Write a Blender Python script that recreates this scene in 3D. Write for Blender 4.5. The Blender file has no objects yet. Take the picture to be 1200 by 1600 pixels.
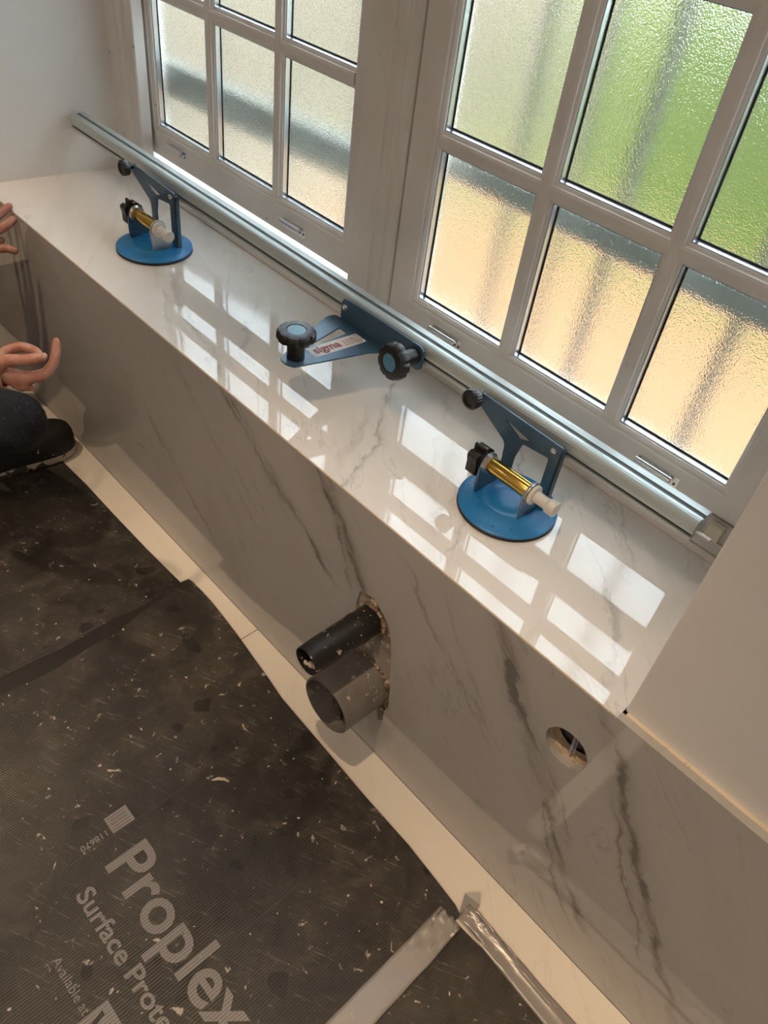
import bpy, bmesh, math, random
from mathutils import Vector, Matrix, noise
from math import pi, sin, cos, radians
random.seed(7)
S = bpy.context.scene
COL = S.collection

# ---------------------------------------------------------------- camera
cam_d = bpy.data.cameras.new('camera')
cam = bpy.data.objects.new('camera', cam_d); COL.objects.link(cam)
CX = Vector((0.67535, 0.72857, 0.11440)); CY = Vector((0.55918, -0.40472, -0.72355)); CZ = Vector((-0.48085, 0.55262, -0.68073))
CC = Vector((0.1329, -0.6752, 1.4577)); FOC = 1218.61
cam.matrix_world = Matrix(((CX.x, -CY.x, -CZ.x, CC.x), (CX.y, -CY.y, -CZ.y, CC.y), (CX.z, -CY.z, -CZ.z, CC.z), (0, 0, 0, 1)))
# rows of the solved rotation are the camera axes expressed per world axis
RX = Vector((0.67535, 0.55918, -0.48085)); RY = Vector((0.72857, -0.40472, 0.55262)); RZ = Vector((0.11440, -0.72355, -0.68073))
ax = Vector((RX.x, RY.x, RZ.x)); ay = Vector((RX.y, RY.y, RZ.y)); az = Vector((RX.z, RY.z, RZ.z))
cam.matrix_world = Matrix(((ax.x, -ay.x, -az.x, CC.x), (ax.y, -ay.y, -az.y, CC.y), (ax.z, -ay.z, -az.z, CC.z), (0, 0, 0, 1)))
cam_d.sensor_fit = 'VERTICAL'; cam_d.sensor_height = 24.0; cam_d.lens = 24.0 * FOC / 1600.0
cam_d.clip_start = 0.02
S.camera = cam

def at(px, py, depth):
    """world point on the sight line of a measured image position, at its real distance"""
    x = (px - 600) / FOC; y = (py - 800) / FOC
    return CC + (ax * x + ay * y + az) * depth

# ---------------------------------------------------------------- world, lights, exposure
W = bpy.data.worlds.new('sky'); S.world = W; W.use_nodes = True
bg = W.node_tree.nodes['Background']
bg.inputs['Color'].default_value = (0.80, 0.90, 1.0, 1); bg.inputs['Strength'].default_value = 9.5
S.view_settings.view_transform = 'Standard'; S.view_settings.look = 'None'
S.view_settings.gamma = 1; S.view_settings.use_curve_mapping = False
S.view_settings.exposure = 0.0
S.cycles.use_denoising = True
S.cycles.max_bounces = 12; S.cycles.transmission_bounces = 10
S.cycles.sample_clamp_indirect = 6.0

def downlight(x, y, power):
    l = bpy.data.lights.new('downlight', 'SPOT'); l.shadow_soft_size = 0.03; l.spot_size = radians(64); l.spot_blend = 0.55
    l.energy = power; l.color = (1.0, 0.73, 0.48)
    o = bpy.data.objects.new('downlight', l); o.location = (x, y, 2.375); COL.objects.link(o)
for x, y, p in ((-0.35, -0.64, 59), (-1.75, -0.68, 52), (0.95, -0.64, 54)):
    downlight(x, y, p)
def fill_light(x, y, power, size=0.30):  # added soft fill to brighten upright surfaces, no such fixture seen
    l = bpy.data.lights.new('fill_light', 'AREA'); l.shape = 'DISK'; l.size = size
    l.energy = power; l.color = (1.0, 0.80, 0.62)
    o = bpy.data.objects.new('fill_light', l); o.location = (x, y, 2.37); COL.objects.link(o)
for x, y, p in ((-0.4, -1.9, 7), (-1.9, -1.9, 4), (0.9, -1.9, 5)):
    fill_light(x, y, p)

# ---------------------------------------------------------------- material helpers
class X:
    """tiny expression wrapper over shader math"""
    def __init__(s, nt, v): s.nt = nt; s.v = v
    def _op(s, op, *o):
        n = s.nt.nodes.new('ShaderNodeMath'); n.operation = op
        for i, q in enumerate((s,) + o):
            q = q.v if isinstance(q, X) else q
            if isinstance(q, (int, float)): n.inputs[i].default_value = q
            else: s.nt.links.new(q, n.inputs[i])
        return X(s.nt, n.outputs[0])
    def __add__(s, o): return s._op('ADD', o)
    def __radd__(s, o): return s._op('ADD', o)
    def __sub__(s, o): return s._op('SUBTRACT', o)
    def __rsub__(s, o): return X(s.nt, o)._op('SUBTRACT', s)
    def __mul__(s, o): return s._op('MULTIPLY', o)
    def __rmul__(s, o): return s._op('MULTIPLY', o)
    def __truediv__(s, o): return s._op('DIVIDE', o)
    def abs(s): return s._op('ABSOLUTE')
    def pow(s, o): return s._op('POWER', o)
    def max(s, o): return s._op('MAXIMUM', o)
    def min(s, o): return s._op('MINIMUM', o)
    def ramp(s, a, b, c=0.0, d=1.0):
        n = s.nt.nodes.new('ShaderNodeMapRange'); n.interpolation_type = 'SMOOTHSTEP'
        s.nt.links.new(s.v, n.inputs[0])
        for i, q in enumerate((a, b, c, d)): n.inputs[i + 1].default_value = q
        return X(s.nt, n.outputs[0])

def new_mat(name, col=(0.8, 0.8, 0.8), rough=0.5, metal=0.0, **kw):
    m = bpy.data.materials.new(name); m.use_nodes = True
    b = m.node_tree.nodes['Principled BSDF']
    b.inputs['Base Color'].default_value = (*col, 1); b.inputs['Roughness'].default_value = rough; b.inputs['Metallic'].default_value = metal
    for k, v in kw.items(): b.inputs[k.replace('_', ' ')].default_value = v
    return m
def bsdf(m): return m.node_tree.nodes['Principled BSDF']
def coords(m):
    nt = m.node_tree
    tc = nt.nodes.new('ShaderNodeTexCoord'); sp = nt.nodes.new('ShaderNodeSeparateXYZ')
    nt.links.new(tc.outputs['Object'], sp.inputs[0])
    return nt, tc.outputs['Object'], X(nt, sp.outputs[0]), X(nt, sp.outputs[1]), X(nt, sp.outputs[2])
def nz(nt, vec, scale, detail=4, rough=0.55, dist=0.0):
    n = nt.nodes.new('ShaderNodeTexNoise'); n.inputs['Scale'].default_value = scale; n.inputs['Detail'].default_value = detail
    n.inputs['Roughness'].default_value = rough; n.inputs['Distortion'].default_value = dist
    if vec is not None: nt.links.new(vec, n.inputs['Vector'])
    return X(nt, n.outputs['Fac'])
def comb(nt, a, b, c=0.0):
    n = nt.nodes.new('ShaderNodeCombineXYZ')
    for i, q in enumerate((a, b, c)):
        if isinstance(q, X): nt.links.new(q.v, n.inputs[i])
        else: n.inputs[i].default_value = q
    return n.outputs[0]
def mixc(nt, fac, a, b):
    n = nt.nodes.new('ShaderNodeMix'); n.data_type = 'RGBA'
    for i, q in ((0, fac), (6, a), (7, b)):
        if isinstance(q, X): nt.links.new(q.v, n.inputs[i])
        elif isinstance(q, tuple): n.inputs[i].default_value = (*q, 1)
        elif isinstance(q, (int, float)): n.inputs[i].default_value = q
        else: nt.links.new(q, n.inputs[i])
    return n.outputs[2]
def setc(m, sock, name='Base Color'): m.node_tree.links.new(sock.v if isinstance(sock, X) else sock, bsdf(m).inputs[name])
def bump(m, h, strength=0.2, dist=0.002):
    nt = m.node_tree; n = nt.nodes.new('ShaderNodeBump'); n.inputs['Strength'].default_value = strength; n.inputs['Distance'].default_value = dist
    nt.links.new(h.v, n.inputs['Height']); nt.links.new(n.outputs[0], bsdf(m).inputs['Normal'])

VEIN = 1.05
def line_vein(nt, u, v, p0, p1, width, strength, wob, fine):
    dx, dy = p1[0] - p0[0], p1[1] - p0[1]; L = math.hypot(dx, dy); tx, ty = dx / L, dy / L
    d = (u - p0[0]) * (-ty) + (v - p0[1]) * tx
    t = (u - p0[0]) * tx + (v - p0[1]) * ty
    dd = (d + wob).abs()
    core = dd.ramp(width, 0.0) * fine
    ends = t.ramp(-0.05, 0.03) * t.ramp(L + 0.05, L - 0.03)
    return core * ends * (strength * VEIN)

def marble(name, plane, veins, base=(0.78, 0.75, 0.71), vein=(0.30, 0.28, 0.27), direction=(1, -1), rough=0.045, spec=1.62):
    m = new_mat(name, base, rough); nt, vec, x, y, z = coords(m)
    bsdf(m).inputs['IOR'].default_value = spec
    u = x; v = z if plane == 'xz' else y
    L = math.hypot(*direction); tx, ty = direction[0] / L, direction[1] / L
    a = u * tx + v * ty; b = u * (-ty) + v * tx
    st = comb(nt, a * 0.22, b, 0.3)
    n1 = nz(nt, st, 9, 6, 0.6, 0.6); n2 = nz(nt, st, 34, 6, 0.65, 0.3); n3 = nz(nt, comb(nt, u, v, 1.7), 5, 3)
    wob = (nz(nt, comb(nt, u, v, 4.0), 7, 5, 0.6) - 0.5) * 0.10 + (n2 - 0.5) * 0.03
    fine = n2.ramp(0.35, 0.62, 0.15, 1.0)
    cloud = n1.ramp(0.50, 0.78) * 0.20 + n3.ramp(0.5, 0.8) * 0.07
    thin = (n1 - 0.47).abs().ramp(0.012, 0.0) * n3.ramp(0.42, 0.62) * 0.28
    tot = cloud + thin
    for p0, p1, w, s in veins:
        tot = tot + line_vein(nt, u, v, p0, p1, w, s, wob, fine) + line_vein(nt, u, v, p0, p1, w * 3.5, s * 0.28, wob, n1.ramp(0.3, 0.7))
    c = mixc(nt, tot.min(0.95), base, vein)
    setc(m, c)
    return m

def speckled(name, base, dark, spots, rough=0.5, metal=0.0, scale=60, amount=0.66, bumpy=0.1):
    m = new_mat(name, base, rough, metal); nt, vec, x, y, z = coords(m)
    n1 = nz(nt, vec, scale * 0.2, 5); n2 = nz(nt, vec, scale, 3, 0.6)
    c = mixc(nt, n1.ramp(0.35, 0.7), base, dark)
    c = mixc(nt, n2.ramp(amount - 0.06, amount - 0.02), c, spots)
    setc(m, c); bump(m, n2, bumpy, 0.001)
    return m

M = {}
M['face'] = marble('shaded_marble_face', 'xz', [
    ((-.90, .60), (-.73, .479), .010, .55), ((-.73, .479), (-.553, .387), .012, .70),
    ((-.87, .60), (-.66, .44), .006, .5), ((-.64, .64), (-.535, .52), .010, .65), ((-.545, .53), (-.44, .38), .014, .75),
    ((-.60, .62), (-.50, .40), .006, .4),
    ((-.205, .61), (-.127, .484), .014, .85), ((-.127, .484), (-.033, .328), .016, .8), ((-.033, .328), (.12, .13), .012, .7),
    ((-.155, .54), (.02, .30), .006, .6), ((-.08, .38), (.10, .10), .006, .5),
    ((-.024, .60), (.036, .527), .010, .7), ((.036, .527), (.157, .331), .012, .7), ((.157, .331), (.29, .12), .014, .8),
    ((.06, .44), (.20, .20), .006, .6),
    ((-.39, .55), (-.194, .365), .007, .4), ((-.30, .56), (-.17, .36), .005, .3), ((-1.2, .368), (-.961, .154), .010, .4), ((-1.05, .56), (-.80, .33), .006, .25)],
    base=(0.50, 0.475, 0.45), vein=(0.19, 0.175, 0.165), direction=(1, -1.1))  # white marble, base darkened to carry the dim light on this face
M['shelf'] = marble('polished_marble_top', 'xy', [
    ((-1.30, .15), (-1.125, .083), .012, .45), ((-1.14, .09), (-.93, .02), .012, .45), ((-1.27, .10), (-1.05, .02), .007, .35),
    ((-.73, .28), (-.608, .13), .008, .6), ((-.612, .14), (-.55, -.01), .008, .6), ((-.68, .18), (-.60, .02), .014, .3),
    ((-.20, .23), (-.131, .172), .006, .45), ((-.131, .172), (-.03, .03), .010, .45), ((-.43, .22), (-.33, .0), .006, .35), ((-.47, .36), (-.39, .27), .006, .45), ((-.62, .33), (-.40, .05), .006, .25),
    ((-1.123, .242), (-.952, .087), .007, .35), ((-1.75, .30), (-1.45, .13), .006, .3), ((-1.5, .22), (-1.3, .10), .010, .3), ((-.26, .36), (-.15, .26), .004, .35)],
    base=(0.80, 0.76, 0.715), vein=(0.34, 0.32, 0.31), direction=(1, -0.75), rough=0.025, spec=1.60)
M['strip'] = marble('polished_floor_marble', 'xy', [((-1.2, -.03), (-.7, -.08), .01, .15)], base=(0.88, 0.82, 0.73), vein=(0.7, 0.63, 0.54), rough=0.12, spec=1.5)

def wall_mat(name, col, rough=0.65, sc=6):
    m = new_mat(name, col, rough); nt, vec, x, y, z = coords(m)
    n = nz(nt, vec, sc, 5); n2 = nz(nt, vec, 90, 3)
    setc(m, mixc(nt, n.ramp(0.35, 0.75, 0, 0.5), col, tuple(c * 0.93 for c in col))); bump(m, n2, 0.08, 0.001)
    return m
M['plaster'] = wall_mat('painted_plaster', (0.80, 0.775, 0.75))
M['ceiling'] = wall_mat('ceiling_paint', (0.85, 0.84, 0.82))
M['timber'] = speckled('painted_window_timber', (0.74, 0.70, 0.66), (0.68, 0.64, 0.60), (0.36, 0.30, 0.25), 0.38, 0, 46, 0.77, 0.04)
M['silver'] = new_mat('aluminium_spacer', (0.72, 0.76, 0.82), 0.28, 0.9)
M['seal'] = new_mat('black_rubber_seal', (0.02, 0.022, 0.025), 0.6)
M['chrome'] = new_mat('chrome_plate', (0.82, 0.83, 0.85), 0.12, 1.0)
M['alu'] = new_mat('anodised_aluminium', (0.70, 0.76, 0.76), 0.45, 0.45)
def alu():
    m = M['alu']; nt, vec, x, y, z = coords(m)
    g = nz(nt, comb(nt, x * 0.6, y * 220, z * 220), 5, 3)
    setc(m, mixc(nt, g, (0.46, 0.51, 0.50), (0.60, 0.65, 0.64)))
    rr = nz(nt, comb(nt, x * 3, y * 80, z * 80), 4, 2).ramp(0.2, 0.8, 0.42, 0.58); nt.links.new(rr.v, bsdf(m).inputs['Roughness'])
alu()
M['slot'] = new_mat('dark_slot_grey', (0.10, 0.125, 0.13), 0.6, 0.0)
M['blue_steel'] = speckled('blue_powder_coat', (0.060, 0.125, 0.195), (0.05, 0.105, 0.17), (0.22, 0.28, 0.32), 0.38, 0.25, 150, 0.74, 0.05)
M['blue_rubber'] = speckled('blue_rubber', (0.008, 0.165, 0.44), (0.02, 0.21, 0.50), (0.01, 0.09, 0.25), 0.42, 0.0, 90, 0.72, 0.10)
M['black_plastic'] = new_mat('black_plastic', (0.008, 0.008, 0.009), 0.42)
M['black_rubber'] = new_mat('black_rubber', (0.015, 0.016, 0.018), 0.55)
M['brass'] = new_mat('polished_brass', (0.68, 0.43, 0.10), 0.20, 1.0)
M['steel'] = new_mat('brushed_steel', (0.46, 0.45, 0.44), 0.35, 1.0)
M['white_nylon'] = new_mat('white_nylon', (0.70, 0.67, 0.62), 0.4)
M['cap_blue'] = new_mat('blue_cap', (0.06, 0.20, 0.33), 0.35)
M['label'] = new_mat('white_sticker', (0.70, 0.66, 0.64), 0.4)
M['ink_red'] = new_mat('dark_red_ink', (0.24, 0.035, 0.045), 0.5)
M['ink_pink'] = new_mat('faded_red_ink', (0.60, 0.30, 0.27), 0.5)
M['cream_plastic'] = speckled('cream_plastic', (0.74, 0.68, 0.54), (0.66, 0.6, 0.47), (0.8, 0.76, 0.65), 0.5, 0, 80, 0.7)
M['pipe_black'] = speckled('black_plastic_pipe', (0.012, 0.012, 0.013), (0.022, 0.020, 0.019), (0.55, 0.50, 0.44), 0.38, 0, 95, 0.70, 0.12)
M['pipe_grey'] = speckled('grey_plastic_pipe', (0.21, 0.19, 0.18), (0.15, 0.135, 0.125), (0.50, 0.44, 0.38), 0.42, 0, 70, 0.70, 0.12)
M['mud'] = speckled('dried_mortar', (0.13, 0.10, 0.08), (0.05, 0.04, 0.03), (0.34, 0.29, 0.23), 0.9, 0, 90, 0.66, 0.9)
M['fill'] = speckled('rough_plaster_fill', (0.36, 0.31, 0.26), (0.20, 0.16, 0.13), (0.55, 0.47, 0.38), 0.9, 0, 55, 0.62, 0.9)
M['foam'] = speckled('tan_foam_filler', (0.22, 0.155, 0.10), (0.10, 0.07, 0.045), (0.5, 0.40, 0.30), 0.9, 0, 90, 0.6, 0.9)
M['board'] = speckled('cut_board_edge', (0.55, 0.43, 0.29), (0.45, 0.33, 0.21), (0.66, 0.56, 0.42), 0.9, 0, 90, 0.6, 0.5)
M['stud'] = speckled('cavity_board', (0.20, 0.17, 0.155), (0.16, 0.14, 0.13), (0.26, 0.23, 0.2), 0.8, 0, 30, 0.7)
M['cable'] = new_mat('grey_cable', (0.30, 0.31, 0.38), 0.35)
M['ledge'] = speckled('bare_plaster_ledge', (0.80, 0.70, 0.55), (0.74, 0.62, 0.46), (0.66, 0.54, 0.40), 0.8, 0, 60, 0.66, 0.2)

def sheet_mat():
    m = new_mat('scuffed_black_sheet', (0.03, 0.027, 0.024), 0.5); nt, vec, x, y, z = coords(m)
    flat = comb(nt, x, y, 0.0)
    big = nz(nt, flat, 3.2, 7, 0.65, 0.4); mid = nz(nt, flat, 13, 8, 0.7, 0.6); fine = nz(nt, flat, 90, 4, 0.7)
    ang = nz(nt, comb(nt, (x + y * 0.5) * 6, (y - x * 0.5) * 70, 0.0), 2.2, 5, 0.7)
    ang2 = nz(nt, comb(nt, (x * 0.3 - y) * 5, (x + y * 0.3) * 60, 3.0), 2.0, 5, 0.7)
    ribs = nt.nodes.new('ShaderNodeTexWave'); ribs.wave_type = 'BANDS'; ribs.bands_direction = 'X'; ribs.inputs['Scale'].default_value = 62
    ribs.inputs['Distortion'].default_value = 0.15; nt.links.new(flat, ribs.inputs['Vector']); rb = X(nt, ribs.outputs['Fac'])
    c = mixc(nt, big.ramp(0.38, 0.62), (0.020, 0.017, 0.015), (0.048, 0.041, 0.035))
    c = mixc(nt, mid.ramp(0.50, 0.68) * 0.6, c, (0.098, 0.082, 0.066))
    c = mixc(nt, mid.ramp(0.44, 0.34) * 0.45, c, (0.008, 0.007, 0.006))
    c = mixc(nt, ang.ramp(0.56, 0.68) * mid.ramp(0.42, 0.56) * 0.6, c, (0.24, 0.21, 0.175))
    c = mixc(nt, ang2.ramp(0.58, 0.68) * big.ramp(0.42, 0.6) * 0.4, c, (0.17, 0.15, 0.125))
    fl = nz(nt, flat, 55, 3, 0.5, 0.8)
    c = mixc(nt, fl.ramp(0.655, 0.69) * mid.ramp(0.48, 0.58), c, (0.55, 0.48, 0.39))
    blob = nz(nt, comb(nt, x, y, 7.7), 15, 1, 0.3)
    c = mixc(nt, blob.ramp(0.715, 0.725) * 0.85, c, (0.006, 0.005, 0.005))
    c = mixc(nt, rb.ramp(0.2, 0.8, 0, 0.18), c, (0.10, 0.088, 0.074))
    setc(m, c)
    rr = mid.ramp(0.3, 0.7, 0.32, 0.58); nt.links.new(rr.v, bsdf(m).inputs['Roughness'])
    bump(m, rb * 0.5 + fine * 0.5 + mid * 1.2, 0.25, 0.0015)
    return m
M['sheet'] = sheet_mat()
def print_mat():
    m = new_mat('grey_print', (0.23, 0.205, 0.19), 0.5); nt, vec, x, y, z = coords(m)
    flat = comb(nt, x, y, 0.0)
    ribs = nt.nodes.new('ShaderNodeTexWave'); ribs.bands_direction = 'X'; ribs.inputs['Scale'].default_value = 62; nt.links.new(flat, ribs.inputs['Vector'])
    w = nz(nt, flat, 40, 5, 0.7)
    c = mixc(nt, X(nt, ribs.outputs['Fac']).ramp(0.0, 0.6), (0.17, 0.155, 0.145), (0.30, 0.275, 0.265))
    c = mixc(nt, w.ramp(0.60, 0.78) * 0.7, c, (0.08, 0.07, 0.06))
    setc(m, c); return m
M['print'] = print_mat()
M['print_dark'] = new_mat('dark_print', (0.035, 0.03, 0.027), 0.5)
M['tape'] = speckled('silver_duct_tape', (0.46, 0.43, 0.41), (0.38, 0.355, 0.335), (0.52, 0.48, 0.45), 0.30, 0.35, 30, 0.7, 0.25)
M['crease'] = new_mat('worn_crease', (0.10, 0.085, 0.07), 0.6)
M['crumb'] = new_mat('plaster_crumb', (0.62, 0.54, 0.44), 0.9)
M['dark_strip'] = new_mat('overlap_strip', (0.019, 0.016, 0.014), 0.40)
M['floor'] = wall_mat('floor_tile', (0.7, 0.65, 0.58), 0.3)
M['skin'] = new_mat('skin', (0.50, 0.245, 0.175), 0.48); bsdf(M['skin']).inputs['Subsurface Weight'].default_value = 0.12
def skin():
    m = M['skin']; nt, vec, x, y, z = coords(m)
    n = nz(nt, vec, 45, 4); n2 = nz(nt, vec, 260, 3)
    setc(m, mixc(nt, n.ramp(0.35, 0.65), (0.50, 0.27, 0.20), (0.44, 0.17, 0.12))); bump(m, n2, 0.25, 0.001)
    bsdf(m).inputs['Subsurface Radius'].default_value = (0.01, 0.004, 0.002)
skin()
M['nail'] = new_mat('fingernail', (0.54, 0.30, 0.235), 0.35)
M['denim'] = speckled('dark_denim', (0.018, 0.022, 0.030), (0.010, 0.012, 0.017), (0.05, 0.055, 0.065), 0.85, 0, 120, 0.66, 0.4)
M['shoe'] = speckled('splattered_black_shoe', (0.006, 0.006, 0.006), (0.012, 0.011, 0.010), (0.50, 0.45, 0.38), 0.6, 0, 42, 0.72, 0.3)
M['sole'] = speckled('dusty_sole', (0.07, 0.062, 0.052), (0.03, 0.027, 0.023), (0.50, 0.45, 0.38), 0.85, 0, 26, 0.55, 0.4)
M['jumper'] = wall_mat('dark_jumper', (0.05, 0.055, 0.06), 0.9, 30)
M['hair'] = new_mat('brown_hair', (0.05, 0.03, 0.02), 0.6)
M['eye'] = new_mat('eye_white', (0.75, 0.73, 0.7), 0.2)
M['lip'] = new_mat('lips', (0.42, 0.15, 0.12), 0.4)
# outside
M['iron'] = new_mat('grey_painted_iron', (0.12, 0.13, 0.12), 0.5)
M['rail_grey'] = new_mat('grey_painted_rail', (0.30, 0.33, 0.31), 0.4)
def pave():
    m = new_mat('sandy_paving', (0.5, 0.3, 0.15), 0.8); nt, vec, x, y, z = coords(m)
    n = nz(nt, vec, 2.2, 4)
    c = mixc(nt, n.ramp(0.3, 0.7), (0.28, 0.148, 0.064), (0.245, 0.13, 0.06))
    c = mixc(nt, x.ramp(-2.9, -2.2), (0.27, 0.22, 0.16), c)
    setc(m, c); bump(m, nz(nt, vec, 30), 0.3, 0.004); return m
M['paving'] = pave()
M['lawn'] = wall_mat('lawn_green', (0.12, 0.18, 0.04), 0.9, 20)
M['leaf'] = new_mat('hedge_leaf', (0.15, 0.30, 0.045), 0.55)
def leafm():
    m = M['leaf']; nt, vec, x, y, z = coords(m); n = nz(nt, vec, 2.2, 3)
    setc(m, mixc(nt, n.ramp(0.38, 0.62), (0.085, 0.120, 0.026), (0.20, 0.285, 0.05)))
leafm()
M['render'] = wall_mat('cream_render', (0.31, 0.265, 0.20), 0.85)
M['brick'] = wall_mat('outside_brick', (0.45, 0.24, 0.16), 0.85)
def glass():
    m = bpy.data.materials.new('obscure_glass'); m.use_nodes = True; nt = m.node_tree; nt.nodes.clear()
    out = nt.nodes.new('ShaderNodeOutputMaterial'); g = nt.nodes.new('ShaderNodeBsdfGlass'); g.inputs['IOR'].default_value = 1.45
    g.inputs['Roughness'].default_value = 0.19; g.inputs['Color'].default_value = (0.97, 0.99, 0.975, 1)
    tc = nt.nodes.new('ShaderNodeTexCoord'); b = nt.nodes.new('ShaderNodeBump'); b.inputs['Strength'].default_value = 1.0; b.inputs['Distance'].default_value = 0.00048
    v = nt.nodes.new('ShaderNodeTexVoronoi'); v.feature = 'SMOOTH_F1'; v.inputs['Scale'].default_value = 480; v.inputs['Randomness'].default_value = 1
    n = nt.nodes.new('ShaderNodeTexNoise'); n.inputs['Scale'].default_value = 260; n.inputs['Detail'].default_value = 2
    a = nt.nodes.new('ShaderNodeMath'); a.operation = 'ADD'
    nt.links.new(tc.outputs['Object'], v.inputs['Vector']); nt.links.new(tc.outputs['Object'], n.inputs['Vector'])
    nt.links.new(v.outputs['Distance'], a.inputs[0]); nt.links.new(n.outputs['Fac'], a.inputs[1])
    nt.links.new(a.outputs[0], b.inputs['Height']); nt.links.new(b.outputs[0], g.inputs['Normal']); nt.links.new(g.outputs[0], out.inputs[0])
    return m
M['glass'] = glass()

# ---------------------------------------------------------------- geometry helpers
def link(name, bm, mat, parent=None, smooth=False, bevel=0.0, kind=None, loc=None):
    me = bpy.data.meshes.new(name); bmesh.ops.recalc_face_normals(bm, faces=bm.faces[:]); bm.to_mesh(me); bm.free()
    for m in (mat if isinstance(mat, (list, tuple)) else [mat]): me.materials.append(M[m] if isinstance(m, str) else m)
    if smooth:
        me.polygons.foreach_set('use_smooth', [True] * len(me.polygons))
    o = bpy.data.objects.new(name, me); COL.objects.link(o)
    if smooth:
        e = o.modifiers.new('edges', 'EDGE_SPLIT'); e.split_angle = radians(38)
    if parent: o.parent = parent
    if loc: o.location = loc
    if bevel:
        b = o.modifiers.new('bevel', 'BEVEL'); b.width = bevel; b.segments = 2; b.limit_method = 'ANGLE'; b.angle_limit = radians(40)
    if kind: o['kind'] = kind
    return o
def empty(name, loc=(0, 0, 0), rz=0.0):
    o = bpy.data.objects.new(name, None); o.location = loc; o.rotation_euler = (0, 0, rz); COL.objects.link(o); return o
def tag(o, label, cat, group=None):
    o['label'] = label; o['category'] = cat
    if group: o['group'] = group
    return o
def struct(o, label=None):
    o['kind'] = 'structure'
    if label: o['label'] = label
    return o
def box(bm, x0, x1, y0, y1, z0, z1):
    vs = [bm.verts.new((x, y, z)) for x in (x0, x1) for y in (y0, y1) for z in (z0, z1)]
    for f in ((0, 1, 3, 2), (4, 6, 7, 5), (0, 4, 5, 1), (2, 3, 7, 6), (0, 2, 6, 4), (1, 5, 7, 3)): bm.faces.new([vs[i] for i in f])
    return vs
def boxo(name, mat, b, parent=None, bevel=0.0, kind=None):
    bm = bmesh.new(); box(bm, *b); return link(name, bm, mat, parent, False, bevel, kind)
def frame_axes(d):
    d = Vector(d).normalized(); up = Vector((0, 0, 1)) if abs(d.z) < 0.9 else Vector((1, 0, 0))
    a = d.cross(up).normalized(); return a, d.cross(a).normalized(), d
def lathe(bm, profile, origin, axis=(0, 0, 1), seg=40, cap=True, rfun=None, midx=0):
    a, b, d = frame_axes(axis); o = Vector(origin); rings = []
    for r, h in profile:
        rings.append([bm.verts.new(o + d * h + (a * cos(t) + b * sin(t)) * (r * (rfun(t, h) if rfun else 1))) for t in [2 * pi * i / seg for i in range(seg)]])
    for r0, r1 in zip(rings, rings[1:]):
        for i in range(seg):
            f = bm.faces.new((r0[i], r0[(i + 1) % seg], r1[(i + 1) % seg], r1[i])); f.material_index = midx
    if cap:
        bm.faces.new(rings[0]).material_index = midx; bm.faces.new(rings[-1]).material_index = midx
def plate(bm, outer, holes, place, t):
    """flat plate with holes; place(u, v, w) gives the 3D point, thickness runs over w"""
    edges = []
    for loop in [outer] + holes:
        vs = [bm.verts.new(place(u, v, 0)) for u, v in loop]
        edges += [bm.edges.new((vs[i], vs[(i + 1) % len(vs)])) for i in range(len(vs))]
    g = bmesh.ops.triangle_fill(bm, edges=edges, use_beauty=True)
    faces = [f for f in g['geom'] if isinstance(f, bmesh.types.BMFace)]
    d = place(0, 0, t) - place(0, 0, 0)
    e = bmesh.ops.extrude_face_region(bm, geom=faces)
    bmesh.ops.translate(bm, verts=[v for v in e['geom'] if isinstance(v, bmesh.types.BMVert)], vec=d)
def rounded(poly, r, n=4):
    out = []
    for i, p in enumerate(poly):
        a = Vector(poly[i - 1]); b = Vector(p); c = Vector(poly[(i + 1) % len(poly)])
        u = (a - b); v = (c - b); rr = min(r, u.length * 0.45, v.length * 0.45); u = b + u.normalized() * rr; v = b + v.normalized() * rr
        for k in range(n + 1):
            t = k / n; out.append(tuple(u * (1 - t) ** 2 + b * 2 * t * (1 - t) + v * t ** 2))
    return out
def circ(cx, cy, r, n=32, jit=0.0):
    return [(cx + cos(2 * pi * i / n) * r * (1 + random.uniform(-jit, jit)), cy + sin(2 * pi * i / n) * r * (1 + random.uniform(-jit, jit))) for i in range(n)]
def tube(bm, pts, r, seg=10, cap=True):
    pts = [Vector(p) for p in pts]; rings = []
    for i, p in enumerate(pts):
        d = (pts[min(i + 1, len(pts) - 1)] - pts[max(i - 1, 0)]); a, b, _ = frame_axes(d); rr = r[i] if isinstance(r, (list, tuple)) else r
        rings.append([bm.verts.new(p + (a * cos(t) + b * sin(t)) * rr) for t in [2 * pi * k / seg for k in range(seg)]])
    for r0, r1 in zip(rings, rings[1:]):
        for i in range(seg): bm.faces.new((r0[i], r0[(i + 1) % seg], r1[(i + 1) % seg], r1[i]))
    if cap: bm.faces.new(rings[0]); bm.faces.new(rings[-1])
def extrude_x(bm, prof, x0, x1):
    a = [bm.verts.new((x0, y, z)) for y, z in prof]; b = [bm.verts.new((x1, y, z)) for y, z in prof]; n = len(prof)
    for i in range(n): bm.faces.new((a[i], a[(i + 1) % n], b[(i + 1) % n], b[i]))
    bm.faces.new(a); bm.faces.new(b)
def extrude_z(bm, prof, z0, z1):
    a = [bm.verts.new((x, y, z0)) for x, y in prof]; b = [bm.verts.new((x, y, z1)) for x, y in prof]; n = len(prof)
    for i in range(n): bm.faces.new((a[i], a[(i + 1) % n], b[(i + 1) % n], b[i]))
    bm.faces.new(a); bm.faces.new(b)
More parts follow.
